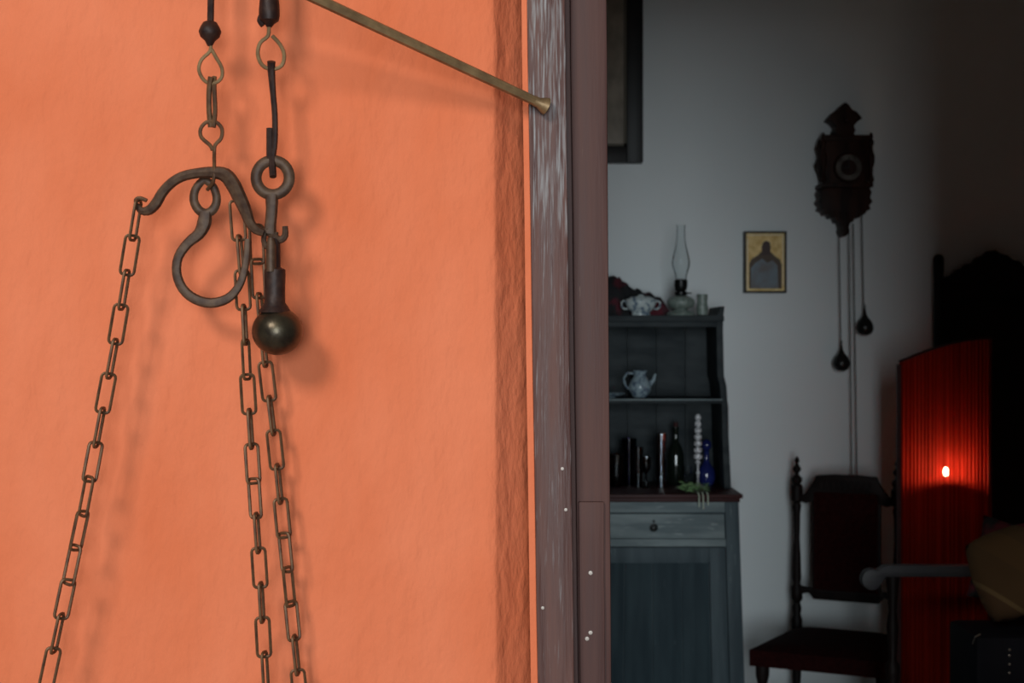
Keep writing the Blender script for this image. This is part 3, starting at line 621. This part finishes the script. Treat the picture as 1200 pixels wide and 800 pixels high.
for i in range(9):
    a = -.096 + .024 * i; MB().prism([(a - .008, 1.02), (a, 1.008), (a + .008, 1.02), (a + .006, 1.036), (a, 1.042), (a - .006, 1.036)], -.022, -.014).build('carved_leaf', DW, ch, local=True)
MB().box(-.128, .128, -.020, .020, .60, .995).build('back_panel', M['red_uph'], ch, local=True, bevel=.008)
for sx in (-1, 1): MB().box(sx * .128 - .008, sx * .128 + .008, -.014, .014, .575, .99).build('stile', DW, ch, local=True, bevel=.002)
MB().prism([(-.19, .61), (-.15, .605), (-.12, .60), (.12, .60), (.15, .605), (.19, .61), (.19, .575), (.15, .585), (.13, .56), (-.13, .56), (-.15, .585), (-.19, .575)], -.014, .014).build('lower_rail', DW, ch, local=True, bevel=.003)
# seat: trapezoid cushion with domed top
v = []; f = []; ng = 12
for j in range(ng + 1):
    t_ = j / ng; hwid = .205 + (.265 - .205) * t_; yy = .02 - .50 * t_
    for i in range(ng + 1):
        u_ = 2 * i / ng - 1; dome = (1 - u_ ** 6) * (1 - abs(2 * t_ - 1) ** 6)
        v.append((hwid * u_, yy, .435 + .022 * dome))
n0 = len(v)
for j in range(ng + 1):
    t_ = j / ng; hwid = .205 + (.265 - .205) * t_; yy = .02 - .50 * t_
    for i in range(ng + 1): v.append((hwid * (2 * i / ng - 1), yy, .375))
w1 = ng + 1
for j in range(ng):
    for i in range(ng):
        a = j * w1 + i; f.append((a, a + 1, a + w1 + 1, a + w1)); a += n0; f.append((a, a + w1, a + w1 + 1, a + 1))
for i in range(ng):
    f.append((i, i + n0, i + 1 + n0, i + 1)); a = ng * w1 + i; f.append((a, a + 1, a + 1 + n0, a + n0))
    a = i * w1; f.append((a, a + w1, a + w1 + n0, a + n0)); a = i * w1 + ng; f.append((a, a + n0, a + w1 + n0, a + w1))
MB().add(v, f).build('seat', M['red_uph'], ch, local=True)
MB().box(-.215, .215, -.448, -.430, .16, .19).build('stretcher', DW, ch, local=True)
for sx in (-1, 1): MB().box(sx * .21 - .01, sx * .21 + .01, -.44, 0, .12, .15).build('stretcher', DW, ch, local=True)

# ------------------------------------------------------------------ red folding screen with lamp behind
YS = 5.10
hx = X(1162, YS); lx = X(1058, YS)
sc = thing('folding_screen', 'tall screen of sheer red pleated fabric with one added hidden leaf, glowing from a lamp behind', 'screen', (hx, YS, 0))
def leaf(pa, pb, za_, zb_, amp, name, mtl):
    v = []; f = []; nx = 150; nz = 24
    A, B = Vector(pa), Vector(pb); d = (B - A).normalized(); nn_ = Vector((-d.y, d.x, 0))
    for j in range(nz + 1):
        for i in range(nx + 1):
            t_ = i / nx; top_ = za_ + (zb_ - za_) * math.sin(t_ * math.pi / 2)
            z = .06 + (top_ - .06) * j / nz
            w_ = amp * math.sin(t_ * 2 * math.pi * 25 + 1.5 * noise.noise(Vector((t_ * 9, j * .08, 0)))) * (1 + .6 * noise.noise(Vector((t_ * 40, 0, 3))))
            q = A.lerp(B, t_) + nn_ * w_; v.append((q.x, q.y, z))
    for j in range(nz):
        for i in range(nx): a = j * (nx + 1) + i; f.append((a, a + 1, a + nx + 2, a + nx + 1))
    MB().add(v, f).build(name, mtl, sc)
leaf((lx, YS + .05, 0), (hx, YS, 0), Z(424, YS), Z(396, YS), .0035, 'fabric_leaf', M['red_fabric'])
leaf((lx + .17, YS + .38, 0), (hx, YS + .03, 0), Z(424, YS), Z(396, YS), .0035, 'fabric_leaf', M['red_fabric'])
leaf((lx, YS + .055, 0), (lx + .165, YS + .38, 0), Z(427, YS), Z(424, YS), .003, 'fabric_leaf', M['red_fabric'])  # hidden leaf added to keep the bulb's light off the wall
for (a, y_, zz, m_) in ((lx, YS + .05, Z(427, YS), 'w'), (hx, YS + .01, Z(396, YS), 'w'), (lx + .17, YS + .38, Z(424, YS), 'w')):
    MB().box(a - .008, a + .006, y_ - .008, y_ + .008, 0, zz).build('post', M['edge'], sc)
A = Vector((lx, YS + .05, 0)); B = Vector((hx, YS, 0)); pts = []
for i in range(17):
    t_ = i / 16; q = A.lerp(B, t_); pts.append((q.x, q.y, Z(424, YS) + (Z(396, YS) - Z(424, YS)) * math.sin(t_ * math.pi / 2)))
MB().tube(pts, .005, 8).build('arched_rail', M['edge'], sc)
lp = thing('floor_lamp', 'slim lamp with one small lit bulb shining through the red screen', 'lamp', (X(1108.5, 5.215), 5.215, 0))
L = lp.location; zbulb = Z(552, 5.215)
MB().lathe([(.03, 0), (.03, .02), (.02, .03), (.008, .04)], L, 20).build('base', M['burner'], lp)
MB().lathe([(.006, .03), (.006, zbulb - .05)], L, 10).build('pole', M['burner'], lp)
MB().lathe([(.009, zbulb - .05), (.010, zbulb - .02), (.007, zbulb - .016)], L, 12).build('socket', M['burner'], lp)
MB().lathe([(.006, zbulb - .034), (.045, zbulb - .028), (.055, zbulb - .020), (.053, zbulb - .018), (.040, zbulb - .025), (.006, zbulb - .030)], L, 24).build('drip_dish', M['burner'], lp)
MB().lathe([(.006, zbulb - .018), (.008, zbulb - .010), (.0095, zbulb), (.007, zbulb + .010), (.002, zbulb + .015)], L, 16).build('bulb', M['bulb'], lp)

# ------------------------------------------------------------------ tall black carved wardrobe at the right
YA = 5.88
wd = thing('carved_headboard', 'tall black carved headboard with arched crest and round post behind the red screen', 'headboard', (2.3, 5.9, 0))
BWm = M['black_wood']
xa_ = X(1109, YA)
MB().box(xa_ - .01, 2.9, YA + .004, YA + .045, .3, Z(326, YA)).build('backboard', BWm, wd, bevel=.004)
cr = [(1107, 330), (1109, 325), (1116, 322), (1121, 316), (1128, 313), (1133, 309), (1140, 308), (1146, 301), (1153, 299), (1158, 294), (1166, 293), (1172, 297), (1180, 299), (1186, 304), (1194, 306), (1200, 312), (1212, 318), (1230, 322), (1260, 324), (1400, 330)]
MB().prism([(X(a, YA), Z(b, YA)) for a, b in cr], YA - .01, YA + .04).build('crest', BWm, wd, bevel=.002)
for xx in (X(1101.5, YA), 2.93):
    q = Vector((xx, YA + .02, Z(310, YA))); zt_ = q.z
    MB().lathe([(.020, -zt_), (.024, -zt_ + .05), (.020, -.9), (.021, -.5), (.024, -.46), (.020, -.42), (.020, -.05), (.022, -.02), (.022, .022), (.019, .034), (.012, .042), (.001, .045)], q, 16).build('post', BWm, wd)
for i in range(3):
    a = xa_ + .05 + i * .36; MB().box(a, a + .30, YA - .010, YA + .006, .7, Z(352, YA)).build('panel', BWm, wd, bevel=.005)
for i in range(5):
    MB().lathe([(.002, -.018), (.014, -.012), (.018, 0)], at(1128 + i * 20, 322 if i != 2 else 312, YA), 12, 'y').build('rosette', BWm, wd)

# ------------------------------------------------------------------ settle in front at the right
YE = 4.7
st = thing('wooden_settle', 'dark wooden settle whose grey rounded back rail crosses before the chair', 'bench', (1.9, 4.55, 0))
zr = Z(668, YE); rx = X(1021, YE)
end = [(rx + .035 * math.cos(a), Z(678, YE) + .035 * math.sin(a)) for a in [R(60 + 15 * i) for i in range(17)]]
rail_o = [(rx + .05, Z(662, YE)), (2.55, Z(661, YE)), (2.55, Z(675, YE)), (rx + .06, Z(675, YE)), (rx + .034, Z(682, YE))]
MB().prism([(rx + .045, Z(661.5, YE))] + end + [(rx + .045, Z(675, YE)), (2.55, Z(675, YE)), (2.55, Z(661, YE))], YE - .02, YE + .02).build('back_rail', M['wood_grey'], st, bevel=.004)
for xx in (X(1046, YE), 2.45):
    zz = Z(675, YE)
    MB().lathe([(.022, 0), (.024, .05), (.018, .10), (.024, .2), (.024, .42), (.022, .44), (.014, .46), (.024, .50), (.024, .53), (.012, .55), (.018, .62), (.020, .66), (.013, .71), (.022, zz - .015), (.022, zz)], (xx, YE, 0), 14).build('leg', DW, st)
    MB().lathe([(.022, 0), (.024, .05), (.018, .10), (.024, .2), (.024, .38)], (xx, YE - .40, 0), 14).build('leg', DW, st)
MB().box(X(1046, YE) - .03, 2.49, YE - .43, YE + .03, .36, .40).build('seat', DW, st, bevel=.004)
MB().box(X(1046, YE), 2.45, YE - .41, YE - .39, .12, .16).build('stretcher', DW, st)
# cushion leaning on the rail
def cushion(name, label, cat, c, sx, sz, th, tilt, roll, m, rnd=0.0):
    v = []; f = []; g = 18
    for side in (1, -1):
        for j in range(g + 1):
            for i in range(g + 1):
                u_, w_ = 2 * i / g - 1, 2 * j / g - 1
                pin = 1 - .06 * (1 - u_ * u_) * abs(w_) ** 2; pin2 = 1 - .06 * (1 - w_ * w_) * abs(u_) ** 2
                t_ = ((1 - u_ ** 4) * (1 - w_ ** 4)) ** .5 * th
                rd = rnd; uu = u_ * (1 - rd) + rd * u_ * math.sqrt(1 - w_ * w_ / 2); ww = w_ * (1 - rd) + rd * w_ * math.sqrt(1 - u_ * u_ / 2)
                v.append((uu * sx * pin2, -side * t_ + .004 * noise.noise(Vector((u_ * 3, w_ * 3, side))), ww * sz * pin))
    o_ = (g + 1) ** 2
    for j in range(g):
        for i in range(g):
            a = j * (g + 1) + i; f.append((a, a + 1, a + g + 2, a + g + 1)); f.append((a + o_, a + g + 1 + o_, a + g + 2 + o_, a + 1 + o_))
    mb_ = MB().add(v, f); o = mb_.build(name, m, local=True)
    bm = bmesh.new(); bm.from_mesh(o.data); bmesh.ops.remove_doubles(bm, verts=bm.verts, dist=.0008); bm.to_mesh(o.data); bm.free()
    o.location = c; o.rotation_euler = (tilt, roll, 0); tag(o, label, cat); return o
yb0 = 4.36; zb1 = Z(738, yb0 + .1)
cu = cushion('cushion', 'ochre woven cushion with pale stripes standing tilted on the black studded bag', 'cushion', (X(1191, 4.5), 4.5, zb1 + .176), .148, .150, .06, R(-8), R(-18), M['kilim'], .6)
c2 = cushion('throw_cushion', 'dark wine-red cushion peeping out behind the tilted ochre cushion', 'cushion', (X(1184, 4.62), 4.615, zb1 + .182), .12, .135, .022, R(-4), R(14), M['cloth_dark'])
bo = thing('leather_bag', 'navy-black leather bag with a line of bright studs beneath the ochre cushion', 'bag', (X(1200, yb0), 4.5, .4005))
bb = MB().box(X(1144, yb0), 2.1, yb0, 4.64, .402, zb1).build('body', M['navy'], bo, bevel=.02)
for py in (761, 768, 778, 788): MB().lathe([(.001, -.005), (.003, -.004), (.0045, -.001), (.0045, .002)], at(1183, py, yb0), 10, 'y').build('stud', M['stud'], bo)
MB().tube([at(1140, 754, yb0 + .02), at(1143, 746, yb0 + .0), at(1149, 743, yb0 + .005)], .0025, 6).build('piping', M['stud'], bo)
